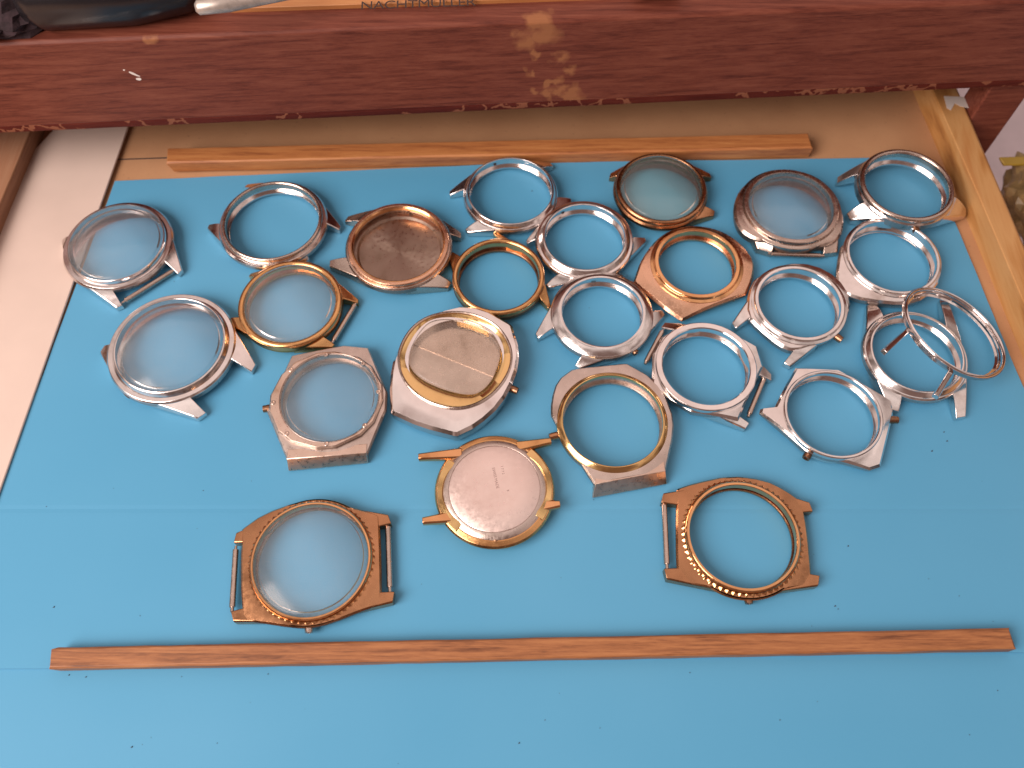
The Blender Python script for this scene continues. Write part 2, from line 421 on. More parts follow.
def case(label, opn, bez, body=None, poly=None, lugs=None, zt=8.0, met='steel', bmet=None, style='slope', cry=None,
         dome=1.6, bars=(), tubes=(), back=None, Rz=(0, 0, 0), lift=0.0, zb=0.6, lw=(3.4, 2.0), ltop=2.2, soft=0, drop=2.4,
         axis=None, lmet=None, lh=1.7, corner=0.0, inner=0.6, name='watch_case', tubemet=None, lroot=None, tang=0.95, wide=0.8, zs=0.72, body2=None, rslope=0.13, skip=(), fall=0.0, chm=0.7):
    bmet = bmet or met; lmet = lmet or met
    zt *= zs
    l, r, b = opn[:3]
    Rt = Matrix.Rotation(math.radians(Rz[0]), 3, 'X') @ Matrix.Rotation(math.radians(Rz[1]), 3, 'Y')
    X, Y, R, bb = fit(l, r, b, zt, Rt, lift)
    M0 = Matrix.Translation((X, Y, lift)) @ Rt.to_4x4()
    if lugs and not axis:
        a = [loc(M0, *p, lh) if p else None for p in lugs]
        m1 = (a[0]+a[1])/2 if a[0] and a[1] else None; m2 = (a[2]+a[3])/2 if a[2] and a[3] else None
        if m1 and m2: ax = m2-m1
        elif m2: ax = m2
        else: ax = -m1
    elif axis:
        ax = loc(M0, *axis[1], zt)-loc(M0, *axis[0], zt)
    else: ax = Vector((1, 0, 0))
    phi = math.atan2(ax.y, ax.x)
    M = M0 @ Matrix.Rotation(phi, 4, 'Z')
    root = bpy.data.objects.new(name, None); link(root)
    root.empty_display_size = 0.005
    Ms = M.copy(); Ms.translation = M.translation*S; root.matrix_world = Ms
    tag(root, label, 'watch case', GROUP)
    k = R/(r-l)
    Rb = bez*k*1.012+.1; Ro = (body or bez)*k*1.02+.25
    print('CASE %-60s R=%.1f bez=%.1f body=%.1f  xy=(%.0f,%.0f) bbox=%s' % (label[:60], R, Rb, Ro, X, Y, tuple(round(v) for v in bb)))
    Rf = None; cor = []
    ztb = zt-drop*0.62
    if poly:
        pts = [loc(M, p[0], p[1], p[2]*.8 if len(p) > 2 else ztb) for p in poly]
        if soft: pts = chaikin(pts, soft)
        else: cor = [math.atan2(p.y, p.x) for p in pts]
        Rp = rad_poly(pts); Rf = lambda t: max(Rp(t), Rb-0.1)
        th = angles(168, cor)
        def zf(t, rr):
            x = abs(rr*math.cos(t)); return ztb-fall*max(0, x-Rb*0.75)**1.35*0.12-rslope*max(0, rr-Rb)
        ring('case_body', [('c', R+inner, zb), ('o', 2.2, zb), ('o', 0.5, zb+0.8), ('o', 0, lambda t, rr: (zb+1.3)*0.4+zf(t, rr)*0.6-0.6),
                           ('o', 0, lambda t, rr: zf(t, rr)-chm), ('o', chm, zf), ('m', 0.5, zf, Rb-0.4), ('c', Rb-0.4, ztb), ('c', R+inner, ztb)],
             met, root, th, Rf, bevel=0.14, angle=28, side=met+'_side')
    else:
        th = angles(128)
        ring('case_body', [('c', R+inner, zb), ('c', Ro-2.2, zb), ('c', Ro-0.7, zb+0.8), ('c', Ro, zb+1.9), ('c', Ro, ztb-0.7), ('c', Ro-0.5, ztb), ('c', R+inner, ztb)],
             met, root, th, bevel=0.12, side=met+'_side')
    w = Rb-R; z = zt; tc = angles(128)
    if style == 'slope':
        bp = [('c', Rb, z-drop), ('c', Rb, z-drop+0.5), ('c', R+w*0.35, z-0.15), ('c', R+w*0.15, z), ('c', R, z-0.15), ('c', R, z-1.2), ('c', R+inner+.3, z-1.8), ('c', R+inner+.3, z-drop)]
    elif style == 'round':
        bp = [('c', Rb, z-drop)]+[('c', R+w*0.5+w*0.5*math.cos(a), z-1.0+1.0*math.sin(a)) for a in [i*math.pi/8 for i in range(9)]]+[('c', R, z-drop)]
    elif style == 'step':
        bp = [('c', Rb, z-drop), ('c', Rb, z-drop+0.9), ('c', R+w*0.62, z-drop+1.25), ('c', R+w*0.55, z-0.2), ('c', R+w*0.45, z), ('c', R+.15, z), ('c', R, z-.2), ('c', R, z-drop)]
    elif style == 'flat':
        bp = [('c', Rb, z-drop), ('c', Rb, z-0.35), ('c', Rb-0.3, z), ('c', R+0.35, z), ('c', R, z-0.3), ('c', R, z-drop)]
    elif style == 'flute':
        nf = 60; tc = angles(nf*6)
        def fz(t, rr): return z-drop+0.85-0.34*abs(math.sin(nf*t/2))
        bp = [('c', Rb, z-drop-.2), ('c', Rb, z-drop+0.15), ('c', R+w*0.9, z-drop+.5), ('c', R+w*0.8, fz), ('c', R+w*0.5, lambda t, rr: fz(t, rr)+0.55), ('c', R+w*0.4, z-0.35), ('c', R+w*0.26, z),
              ('c', R+0.15, z), ('c', R, z-.2), ('c', R, z-drop-.2)]
    if style != 'none': 
        bo = ring('bezel', bp, bmet, root, tc, bevel=0.0 if style in ('flute', 'round') else 0.08, angle=32)
    # lower inner ledge that the movement sat on
    ring('inner_ring', [('c', R+max(inner, .3)+.1, zb+.3), ('c', R+max(inner, .3)+.1, zb+1.3), ('c', R-0.05, zb+1.3), ('c', R-0.3, zb+1.0), ('c', R-.3, zb+.3)], met, root, angles(96), angle=30)
    if lugs:
        a = [loc(M, *p, lh) if p else None for p in lugs]
        for i in range(4):
            if a[i] is None and i not in skip:
                j = (i+2) % 4
                # 0,1 sit on side one (negative x), 2,3 on side two; mirror partner is the opposite one with the same sign of y
                c = [q for q in a if q is not None and (q.x > 0) == (i < 2)]
                ys = [q for q in a if q is not None and (q.x > 0) != (i < 2)]
                if c:
                    if ys: s = -1 if ys[0].y > 0 else 1; src = max(c, key=lambda q: q.y*s)
                    else: src = c[0] if i % 2 == 0 else c[-1]
                    a[i] = Vector((-src.x, src.y, src.z))
        for i, t in enumerate(a):
            if t is None or i in skip: continue
            sx = 1 if t.x > 0 else -1
            rad = (lroot*k if lroot else Ro-0.9); y = max(-rad*0.86, min(rad*0.86, t.y*0.93))
            x = math.sqrt(max(rad*rad-y*y, 0))*sx
            if abs(x) > abs(t.x)-1.5: x = sx*(abs(t.x)-2.5); 
            tlug(root, t, body2*k if body2 else rad+0.9, lw[1], ztb-0.35, ltop, zb+0.2, 0.15, lmet, tang, wide)
    for p0, p1 in bars:
        a = loc(M, *p0, 1.8); c = loc(M, *p1, 1.8)
        rod('spring_bar', a, c, [(0, .4), (.06, .4), (.061, .85), (.93, .85), (.931, .5), (1, .5)], 'dull' if bmet != 'bronze' else 'bronze', root, angle=40)
    for p in tubes:
        a = loc(M, *p, zb+(ztb-zb)*0.5)
        d = Vector((a.x, a.y, 0)).normalized()
        s0 = d*(R+.9); s0.z = a.z; t = rod('crown_tube', s0 if (a-s0).dot(d) > 1 else a-d*1.0, a+d*0.2, [(0, 1.2), (.8, 1.2), (.81, 1.1), (1, 1.1), (1, .6), (.7, .55)], tubemet or 'darkbronze', root, angle=40)
    if cry:
        crystal(root, R+0.1, z-0.2, dome, cry)
    if back == 'spun':
        o = ring('case_back', [('c', .01, .4), ('c', R+1.0, .4), ('c', R+1.0, 2.0), ('c', R+.3, 2.4), ('c', R-1.0, 2.2), ('c', R-1.6, 1.4), ('c', R*.5, 1.1), ('c', .01, 1.0)], 'spun', root, angles(96), closed=False, angle=35)
    return root, M, R, k, th, Rf, ztb

exec_cases = []
# 1 upper left
case('steel round case with domed crystal and spring bar, leftmost, against the pale board', (68, 163, 280), 101, 108,
     lugs=[(64, 239), (121, 207), (120, 308), (181, 273)], met='steel', bmet='steel', style='slope', cry='hazy', dome=2.6, zt=8.2, bars=[((122, 303), (176, 269))], lw=(3.6, 2.1))
# 2
case('larger steel round case with scratched domed crystal and broad faceted bezel, below the leftmost case', (115, 223, 391), 118, 126,
     lugs=[(102, 349), (158, 304), (203, 417), (255, 369)], met='steel', style='slope', cry='hazy', dome=2.8, zt=9.0, tubes=[(127, 396)], lw=(4.4, 3.0), drop=2.6)
# 3
case('thin steel round case without crystal, open ring above the gold case with a spring bar', (225, 318, 257), 100, 106,
     lugs=[(208, 227), (246, 186), (308, 262), (341, 229)], met='steel', bmet='dull', style='round', zt=8.5, lw=(4.2, 2.0))
# 4
r4 = case('steel case with gold inner rim and its brown spun back still in place', (352, 444, 281), 100, 104,
     lugs=[(329, 264), (346, 219), (451, 286), (462, 236)], met='dull', bmet='rose', style='flat', zt=8.5, back='spun', lw=(4.4, 2.6), drop=2.0)
# 5
case('gold round case with hazy crystal and dark spring bar, above the octagonal case', (244, 335, 341), 103, 101,
     lugs=[(226, 321), (250, 275), (334, 347), (359, 302)], met='gold', style='round', cry='hazy', dome=1.8, zt=8.3, bars=[((356, 303), (332, 343))], lw=(3.2, 1.6))
# 6 octagon with screws
r6 = case('brushed steel case with eight-screw octagonal bezel and hazy crystal, angular integrated lugs', (281, 378, 441), 100, 100,
     poly=[(291, 354), (344, 344), (368, 346), (387, 391), (386, 409), (367, 453), (286, 459), (266, 410)], met='brushed', style='flat', cry='hazy', dome=0.8, zt=8.3,
     axis=((328, 350), (328, 463)), tubes=[(264, 409)], drop=2.0, chm=0.5)
# 7 TV case
r7 = case('large chrome cushion case with gold dial surround, squarish glass and back in place', (400, 511, 409), 112, 112,
     poly=[(453, 304), (482, 306), (512, 323), (512, 323), (520, 350), (516, 376), (501, 404), (478, 424), (456, 434), (456, 434), (420, 425), (390, 411), (390, 411), (389, 380), (394, 352), (415, 322)], met='chrome', style='none', zt=8.3, zs=1.0, inner=-2.5,
     axis=((458, 312), (440, 425)), soft=1, tubes=[(517, 391)], drop=1.0, chm=.9)
# 8
case('thin gold ring case without crystal, between the brown-backed case and the steel rings', (458, 539, 309), 91, 90,
     lugs=[(450, 253), (495, 233), (505, 318), (550, 308)], met='darkbronze', bmet='gold', lmet='gold', style='round', zt=8.5, lw=(2.6, 1.6), lroot=86)
# 9
r9 = case('slim steel round case, topmost of the open steel rings, lying just below the wooden strip', (469, 552, 223), 91, 92,
     lugs=[(466, 232), (449, 194), (572, 201), (552, 165)], met='steel', style='slope', zt=8.2, lw=(3.4, 2.0), tubes=[(492, 230)])
# 10
r10 = case('open steel case with swept triangular lugs, directly below the topmost steel ring', (545, 625, 269), 92, 96,
     lugs=[(547, 287), (526, 243), None, (646, 240)], skip=(2,), axis=((536, 265), (634, 222)), met='steel', style='slope', zt=8.2, lw=(4.6, 1.8))
# 11
case('round bronze case with yellowed domed crystal and four straight lugs, near the wooden strip', (621, 702, 219), 90, 92,
     lugs=[(622, 213), (609, 176), (715, 214), (711, 176)], met='bronze', style='round', cry='yellowed', dome=2.4, zt=8.0, lw=(3.0, 2.2))
# 12 rose cushion
case('rose gold cushion case with pointed corners and deep round opening', (659, 736, 294), 92, 92,
     poly=[(690, 223), (720, 226), (740, 238), (755, 256), (755, 274), (747, 293), (747, 293), (683, 317), (683, 317), (662, 303), (634, 279), (634, 279), (642, 256), (662, 232)], soft=2, met='rose', bmet='rosegold', style='step', zt=8.0,
     axis=((718, 232), (660, 300)), tubes=[(735, 299)], fall=0.6, drop=2.0, tubemet='bronze')
# 13 big cushion with crystal
r13 = case('large dull steel cushion case with domed crystal and spring bar across its lower end', (749, 834, 239), 101, 101,
     poly=[(742, 184), (770, 170), (810, 170), (836, 190), (845, 215), (843, 234), (832, 244), (815, 246), (775, 243), (752, 238), (737, 226), (733, 205)], met='dull', bmet='dull', style='step', cry='hazy', dome=2.4, zt=9.5,
     axis=((788, 170), (792, 250)), lugs=[None, None, (764, 254), (830, 256)], skip=(0, 1), bars=[((768, 254), (824, 256))], soft=2, drop=2.6, lw=(6, 5.0), wide=0.0, tang=.9, ltop=2.6)
# 14
case('steel case with curved lugs standing proud, in the upper right corner against the pine side', (866, 950, 216), 94, 95,
     lugs=[(847, 217), (836, 180), (967, 212), None], met='steel', bmet='dull', style='round', zt=9.5, zs=1.0, zb=3.0, lw=(4.4, 3.0), tubes=[(916, 231)], lh=2.0, skip=(3,))
# 15
case('steel case with broad tapering lug and open centre, below the corner case', (850, 937, 291), 97, 103,
     lugs=[(838, 281), None, None, None], axis=((845, 250), (942, 262)), poly=[(843, 240), (870, 225), (905, 226), (935, 240), (944, 262), (938, 288), (915, 303), (888, 303), (852, 296), (838, 284), (838, 284), (838, 262)], met='steel', style='step', zt=8.5, fall=0.4,
     drop=1.8, skip=(0, 1, 2, 3), soft=1)
# 16
case('steel case with broad sloping bezel, directly above the large gold-rimmed case', (562, 643, 346), 101, 100,
     lugs=[(536, 337), (577, 368), (664, 313), (624, 274)], met='steel', style='slope', zt=8.5, lw=(4.6, 2.2), tubes=[(636, 353)], drop=2.2)
# 17
case('steel case with broad sweeping shoulders, below the large crystal cushion case', (759, 841, 337), 95, 104,
     poly=[(757, 275), (785, 262), (815, 262), (840, 275), (853, 296), (846, 322), (815, 345), (792, 354, 3.5), (779, 349, 3.5), (757, 331, 3.5), (745, 318, 3.5), (748, 292)], met='steel', style='step', zt=8.5, soft=1,
     lugs=[(733, 327), (786, 366), None, None], axis=((760, 347), (845, 278)), skip=(2, 3), body2=101, tang=.6, tubes=[(841, 340)], drop=1.8, lw=(5.5, 2.4), fall=0.3)
# 18
case('bright steel case with two spring bars and pointed lugs, right of the gold-rimmed case', (663, 750, 404), 100, 96,
     poly=[(662, 336), (690, 322), (722, 326), (758, 345), (764, 365), (747, 400), (738, 421, 4), (692, 411), (652, 387), (653, 352)], met='steel', bmet='chrome', style='flat', zt=8.5, soft=0,
     lugs=[(650, 381), (662, 325), (748, 427), (772, 378)], axis=((655, 355), (757, 390)), bars=[((663, 330), (645, 364)), ((766, 374), (748, 417))], lw=(5.0, 2.6), drop=2.0)
# 19 big gold rimmed
r19 = case('large brushed steel tonneau case with gold bezel and round opening, centre right', (563, 663, 466), 111, 108,
     poly=[(557, 379), (572, 368), (572, 368), (627, 362), (627, 362), (655, 378), (672, 408), (675, 430), (666, 471), (666, 471), (595, 484), (595, 484), (551, 418), (551, 400)], soft=1, met='brushed', bmet='palegold', style='slope', zt=8.8,
     axis=((603, 365), (628, 485)), tubes=[(550, 437)], drop=2.0, chm=0.5, tubemet='bronze')
# 21 angular steel
case('angular steel case with straight cut lugs and two crown tubes, lowest of the steel group', (788, 880, 455), 98, 98,
     poly=[(797, 366), (839, 368), (893, 399), (895, 412), (879, 468, 2.6), (868, 472, 2.4), (809, 452), (759, 414, 3), (760, 410, 3), (774, 409), (787, 383)], met='steel', style='flat', zt=8.0,
     axis=((775, 385), (887, 440)), tubes=[(806, 458), (897, 420)], drop=1.6, fall=0.25)
# 22 under the leaning ring
case('steel round case with long faceted lug, lying under the leaning ring', (873, 963, 391), 101, 103,
     lugs=[(871, 304), (944, 301), (893, 412), (961, 419)], met='steel', style='slope', zt=8.5, lw=(4.8, 3.2), drop=2.2)
# 23 leaning ring
case('thin chrome ring case leaning tilted on top of another steel case beside the pine side', (909, 1003.5, 374), 99, 98,
     lugs=[(904, 301), None, (938, 395), (886, 350)], axis=((985, 300), (925, 375)), met='chrome', style='round', zt=2.7, zs=1.0, Rz=(-9, 18), lift=6.6, zb=0.2, lw=(2.2, 1.7), ltop=1.6, tang=.05, drop=1.6, skip=(0, 1), lh=2.0)
# 24, 25 bronze pair
r24 = case('bronze case with hazy crystal, milled bezel and a spring bar at each end, lower left', (253, 368, 617), 130, 122,
     poly=[(316, 500), (330, 502), (365, 510), (379, 514), (379, 514), (381, 560), (381, 604), (381, 604), (365, 609), (331, 623), (309, 628), (290, 627), (265, 623), (242, 620), (242, 620), (240, 580), (241, 528), (241, 528), (263, 513), (298, 501)], tang=.95, lh=3.0, ltop=3.4, met='bronze', bmet='rosegold', style='flute', cry='hazy', dome=2.2, zt=7.5,
     lugs=[(231, 617), (234, 538), (395, 597), (391, 519)], axis=((237, 578), (388, 556)), bars=[((236, 546), (232, 612)), ((388, 523), (390, 592))], tubes=[(309, 632)], lw=(4.6, 3.0), soft=1, drop=2.2, lmet='bronze', tubemet='dull', chm=.5)
r25 = case('open bronze case without crystal, milled bezel and one dark spring bar, lower right', (690, 797, 588), 126, 120,
     poly=[(730, 475), (765, 479), (786, 489), (803, 501), (803, 501), (808, 530), (813, 584), (813, 584), (786, 589), (750, 596), (723, 590), (678, 581), (678, 581), (676, 540), (677, 488), (677, 488), (692, 483)], lh=3.0, ltop=3.4, met='bronze', bmet='rosegold', style='flute', zt=7.0,
     lugs=[(664, 574), (661, 498), (820, 581), (812, 507)], axis=((661, 538), (818, 546)), bars=[((664, 501), (667, 569))], tubes=[(749, 603)], lw=(4.6, 3.0), soft=1, tang=.85, drop=2.2, chm=.5)

ring('gold_rim', [('c', r4[2]+.5, 4.6), ('c', r4[2]+.55, 6.02), ('c', r4[2]+.1, 6.1), ('c', r4[2]-.35, 5.7), ('c', r4[2]-.35, 4.6)], 'rosegold', r4[0], angles(96), angle=30)
wedge(r6[0], r6[1], [(286.5, 459), (366.5, 453)], r6[6]-.25, [(288.5, 471), (368, 463)], 1.0, 'brushed2')
wedge(r19[0], r19[1], [(595.5, 484), (665.5, 471)], r19[6]-.25, [(592.5, 498), (667, 484)], 1.0, 'brushed2')
for r_, px, py in ((r4, 408, 213), (r9, 494, 162), (r10, 562, 211)):
    a = loc(r_[1], px, py, 4.2); d_ = Vector((a.x, a.y, 0)).normalized(); c_ = d_*r_[2]; c_.z = 4.0
    rod('stem_hole', c_+d_*1.0, c_-d_*.08, [(0, .55), (1, .55)], 'debris', r_[0])
# --- screws on the octagonal bezel
root, M, R, k, th, Rf, ztb = r6
octp = [(278, 235), (415, 268), (473, 372), (422, 497), (280, 565), (132, 527), (82, 412), (148, 290)]
zq = ztb+1.25; pl = [loc(M, 250+x/3.657, 290+y/3.657, zq) for x, y in octp]
oc_ = [p*1.0+Vector((p.x, p.y, 0)).normalized()*2.1 for p in pl]
oc = chaikin(oc_, 1, .22); Ro_ = rad_poly(oc); tho = angles(120, [math.atan2(p.y, p.x) for p in oc])
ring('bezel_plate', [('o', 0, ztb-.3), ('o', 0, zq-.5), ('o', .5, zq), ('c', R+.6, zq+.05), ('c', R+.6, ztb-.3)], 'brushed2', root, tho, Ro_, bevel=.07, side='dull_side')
for p in pl:
    s = rod('screw', (p.x*.985, p.y*.985, zq-.5), (p.x*.985, p.y*.985, zq+.22), [(0, .75), (.85, .75), (1, .62), (1, .35), (.6, .3)], 'dull', root, angle=35)

# --- dial surround, glass and back of the cushion case
root, M, R, k, th, Rf, ztb = r7
gl = [loc(M, 380+x/4.8, 290+y/4.8, 7.9) for x, y in [(240, 145), (330, 135), (440, 155), (540, 200), (578, 260), (578, 320), (545, 420), (480, 490), (410, 500), (290, 470), (180, 415), (130, 345), (140, 285), (185, 200)]]
gl = chaikin(gl, 2); Rg = rad_poly(gl)
ov = [loc(M, 380+x/4.8, 290+y/4.8, 8.0) for x, y in [(360, 106), (470, 125), (570, 180), (630, 280), (625, 380), (560, 480), (470, 545), (360, 570), (240, 540), (150, 480), (95, 390), (92, 290), (150, 185), (240, 125)]]
Rv = rad_poly(chaikin(ov, 2)); tg = angles(120)
ring('dial_surround', [('p', 0, 5.0, Rv), ('p', 0, 8.0, Rv), ('p', .5, 8.2, Rv), ('p', -0.3, 7.4, Rg), ('p', 0, 7.1, Rg), ('p', 0, 5.0, Rg)], 'palegold', root, tg, angle=40)
ring('rim', [('p', -0.6, 7.4, Rv), ('p', -0.6, 8.3, Rv), ('p', -0.25, 8.5, Rv), ('p', 0.1, 8.3, Rv), ('p', 0.1, 7.4, Rv)], 'dull', root, tg, angle=40)
ring('glass', [('p', .15, 6.9, Rg), ('p', .15, 7.9, Rg), ('p', .8, 8.3, Rg), ('p', 3, 8.5, Rg), ('c', 5, 8.6), ('c', .001, 8.65), ('c', .001, 7.5), ('c', 5, 7.5), ('p', 1, 7.2, Rg)], 'clear', root, tg, angle=50)
ring('case_back', [('c', .02, 1.0), ('p', -2, 1.0, Rg), ('p', -2, 5.0, Rg), ('c', .02, 5.0)], 'brushed', root, tg, closed=False, angle=35)
q = [loc(M, 380+x/4.8, 290+y/4.8, 5.4) for x, y in [(165, 262), (545, 415), (590, 300), (440, 120), (240, 140)]]
prism('reflection_slab', q, 4.9, 5.3, 'dull', root)  # added darker slab, stands in for the split reflection on the back

# --- 20: case lying face down, its steel back up
def face_down():
    l, r, b = 448, 541, 533; zt = 5.6
    X, Y, R, bb = fit(l, r, b, zt, Matrix.Identity(3), 0); k = R/(r-l)
    M0 = Matrix.Translation((X, Y, 0))
    ax = loc(M0, 556, 472, 5)-loc(M0, 421, 489, 5); phi = math.atan2(ax.y, ax.x)
    M = M0 @ Matrix.Rotation(phi, 4, 'Z')
    root = bpy.data.objects.new('watch_case', None); link(root); root.empty_display_size = .005
    root.location = (X*S, Y*S, 0); root.rotation_euler = (0, 0, phi)
    tag(root, 'gold case lying face down with its plain pinkish steel back up', 'watch case', GROUP)
    th = angles(128); Rb = 109*k; Ro = 121*k
    ring('case_body', [('c', R-2, .3), ('c', Ro-3, .3), ('c', Ro-1.2, 1.2), ('c', Ro-.2, 2.4), ('c', Ro, 3.5), ('c', Ro-.5, 4.2), ('c', Rb-.2, 4.7), ('c', Rb-1, 4.4), ('c', Rb-1, 3.4), ('c', R-2, 2)], 'gold', root, th, bevel=.1)
    ring('back_ring', [('c', Rb-.4, 4.0), ('c', Rb-.4, 4.6), ('c', Rb-.6, 4.75), ('c', R+.1, zt-.12), ('c', R-.2, zt-.12), ('c', R-.2, 4.0)], 'brushed', root, th, bevel=.06)
    ring('case_back', [('c', R-.2, 4.5), ('c', R-.25, zt-.15), ('c', R-.5, zt), ('c', R*.5, zt+.04), ('c', .02, zt+.05)], 'back', root, th, closed=False, angle=40)
    # crescent shoulders that carry the lugs
    for s in (-1, 1):
        n = 26; hs = math.radians(42); rs = []
        for i in range(n):
            a = -hs+2*hs*i/(n-1); e = max(0, math.cos(a/hs*math.pi/2))
            ro = Rb+.9; ri = Rb-.5-1.5*(1-e)
            c, d = math.cos(a)*s, math.sin(a)
            rs.append([(ri*c, ri*d, 3.8), (ro*c, ro*d, 3.8), (ro*c, ro*d, 4.7), (ri*c, ri*d, 5.25)])
        V, Fc = loft(rs); mesh('shoulder', V, Fc, 'palegold', root, bevel=.12)
    for p in [(418.5, 457), (422.5, 521), (551, 441), (560, 504)]:
        t = loc(M, *p, 4.6); sx = 1 if t.x > 0 else -1; y = max(-Rb*.8, min(Rb*.8, t.y*.97)); x = math.sqrt(Rb*Rb-y*y)*sx
        lug(root, (x-sx*1.2, y), t, 3.4, 2.1, 5.0, 5.3, 2.8, 3.6, 'gold' if p[0] > 540 and p[1] < 450 else 'rosegold', 0.2)
    a = loc(M, 496, 541, 3.6); d = Vector((a.x, a.y, 0)).normalized()
    rod('crown_tube', a-d*2.5, a+d*.6, [(0, 1.2), (.9, 1.2), (1, 1.0), (1, .6), (.7, .6)], 'darkbronze', root, angle=40)
    def text(name, s, size, px, py, rot, mat):
        cu = bpy.data.curves.new(name, 'FONT'); cu.body = s; cu.size = size*S; cu.extrude = .02*S
        cu.align_x = 'CENTER'; cu.align_y = 'CENTER'
        tmp = bpy.data.objects.new(name, cu); col.objects.link(tmp)
        me = bpy.data.meshes.new_from_object(tmp.evaluated_get(bpy.context.evaluated_depsgraph_get()))
        bpy.data.objects.remove(tmp); me.materials.clear(); me.materials.append(MAT[mat])
        o = bpy.data.objects.new(name, me); link(o, root)
        p = loc(M, px, py, zt+.06); o.location = p*S; o.rotation_euler = (0, 0, rot-phi)
        return o
    text('engraved_line', 'SWISS MADE', 1.15, 495.4, 478, math.radians(-78), 'engrave')
    text('engraved_number', '1 7 7 2', .95, 502.5, 470, math.radians(-80), 'engrave')
    text('engraved_mark', '8', .9, 507.8, 490.5, math.radians(-80), 'engrave')
face_down()

# ------------------------------------------------------------ setting
def pxpoly(pts, z): return [gp(x, y, z) for x, y in pts]
def sheet(name, pts, z, mat): 
    v = pxpoly(pts, z); return mesh(name, [tuple(p) for p in v], [tuple(range(len(v)))], mat, smooth=False)
# drawer bottom
_b = [gp(*p, 9.0)-Vector((3, 0, 0)) for p in [(1130, 470), (1090, 395), (1024, 240), (964, 99), (928, 20)]]
o = prism('drawer_bottom', [Vector((-420, -330, 0)), Vector((_b[0].x+30, -330, 0))]+_b+[Vector((-420, _b[-1].y, 0))], -4.0, -0.9, 'card')
tag(o, None, None, kind='structure')
line = prism('drawer_bottom_joint', pxpoly([(70, 160.5), (167, 157.2), (167, 158.4), (70, 161.7)], -.88), -.95, -.86, 'debris'); tag(line, None, None, kind='structure')
# blue sheets
o = prism('lower_blue_paper', pxpoly([(-160, 664), (1190, 648), (1190, 900), (-160, 900)], -.5), -.75, -.45, 'paper')
tag(o, 'lower sheet of blue card, below the thin joint behind the long stick', 'card')
pp = pxpoly([(115, 181), (520, 163), (925, 157), (955, 222), (1024, 389), (1140, 650.5), (1024, 652), (512, 660.5), (0, 669), (-60, 670), (0, 489)], 0)
def jitter(pp, seed=3):
    rnd = random.Random(seed); out = []
    for i, a in enumerate(pp):
        b = pp[(i+1) % len(pp)]; n = 12
        for k in range(n): 
            p = a.lerp(b, k/n); out.append(p+Vector((rnd.uniform(-.12, .12), rnd.uniform(-.12, .12), 0)))
    return out
o = prism('blue_paper', jitter(pp), -.35, 0, 'paper', smooth=False)
tag(o, 'large sheet of blue card under all the watch cases', 'card')
# pale board on the left
o = prism('pale_board', pxpoly([(52, 131), (60, 100), (136, 100), (127, 130), (0, 490), (-60, 660), (-330, 660), (-50, 235)], .8), 0.02, .8, 'whiteboard', bevel=.3)
tag(o, 'pale pinkish board lying along the left edge of the blue card', 'board')
o = prism('wooden_runner', pxpoly([(-60, 100), (42, 100), (30, 134), (0, 205), (-90, 430), (-400, 430)], 6), -.8, 6, 'brownwood', bevel=.5)
tag(o, 'brown wooden runner left of the pale board, under the mahogany rail', 'runner')

# pine drawer side
a = pxpoly([(912, 85), (918, 101), (966, 217), (1022, 355), (1060, 450)], 0); zt = 9.0
bt = [gp(*p, -.8) for p in [(884, 20), (918, 103), (966, 217), (1022, 355), (1072, 475)]]
for _p in bt: _p.z = zt
br = [gp(*p, zt) for p in [(928, 20), (964, 99), (1024, 240), (1090, 395), (1130, 470)]]
V = []; Fc = []
for i in range(5):
    b0 = Vector((bt[i].x, bt[i].y, -.8)); 
    V += [tuple(b0), tuple(bt[i]), tuple(br[i]-Vector((1.2, 0, 0))), tuple(br[i]-Vector((0, 0, 1.0))), (br[i].x, br[i].y, -12), (b0.x, b0.y, -12)]
for i in range(4):
    for k_ in range(6): Fc.append((i*6+k_, i*6+(k_+1) % 6, (i+1)*6+(k_+1) % 6, (i+1)*6+k_))
Fc += [tuple(range(6)), tuple(24+x for x in range(6))]
o = mesh('drawer_side', V, Fc, 'pine', smooth=True, angle=20, bevel=.3)
tag(o, 'pine drawer side with bare pale grain along the right of the blue card', 'drawer side')
tr = prism('torn_paper', pxpoly([(944, 96), (968, 97), (969, 108), (960, 106), (955, 103), (951, 110), (947, 108)], zt+.15), zt+.03, zt+.15, plain('torn_white_paper', (.62, .55, .5), .7)); 
tag(tr, 'torn scrap of white paper stuck on the pine side beneath the rail', 'paper scrap')

# square sticks
def stick(name, f0, f1, b0, b1, w, z0, mat, label, jag=0.0, cat='wooden stick'):
    """f0,f1 pixels of the near bottom edge; the stick is w wide and w high"""
    p0 = gp(*f0, z0); p1 = gp(*f1, z0); d = (p1-p0); L = d.length; d.normalize(); n = Vector((-d.y, d.x, 0))
    rnd = random.Random(5); rs = []
    m = 42
    for i in range(m+1):
        u = i/m; c = p0+d*(L*u)
        wob = [rnd.uniform(-.09, .09) for _ in range(8)]
        wd, hh = w
        q = [(0+wob[0], 0), (wd+wob[1], 0), (wd+wob[2], hh-.5), (wd-.5, hh+wob[3]), (.5+wob[4], hh+wob[5]), (0+wob[6], hh-.5)]
        e = [0]*6
        if i == 0: e = [rnd.uniform(-jag, jag) for _ in q]
        if i == m: e = [rnd.uniform(-jag*.6, jag*.6) for _ in q]
        rs.append([tuple(c+n*a_+Vector((0, 0, z_))+d*e_) for (a_, z_), e_ in zip(q, e)])
    V, Fc = loft(rs)
    o = mesh(name, V, Fc, mat, smooth=True, angle=25, bevel=.12)
    tag(o, label, cat); return o
stick('wooden_stick', (57, 671), (1008, 651.5), None, None, (5.4, 3.8), 0.02, 'stick', 'long reddish square wooden stick lying across the blue card at the bottom', 1.0)
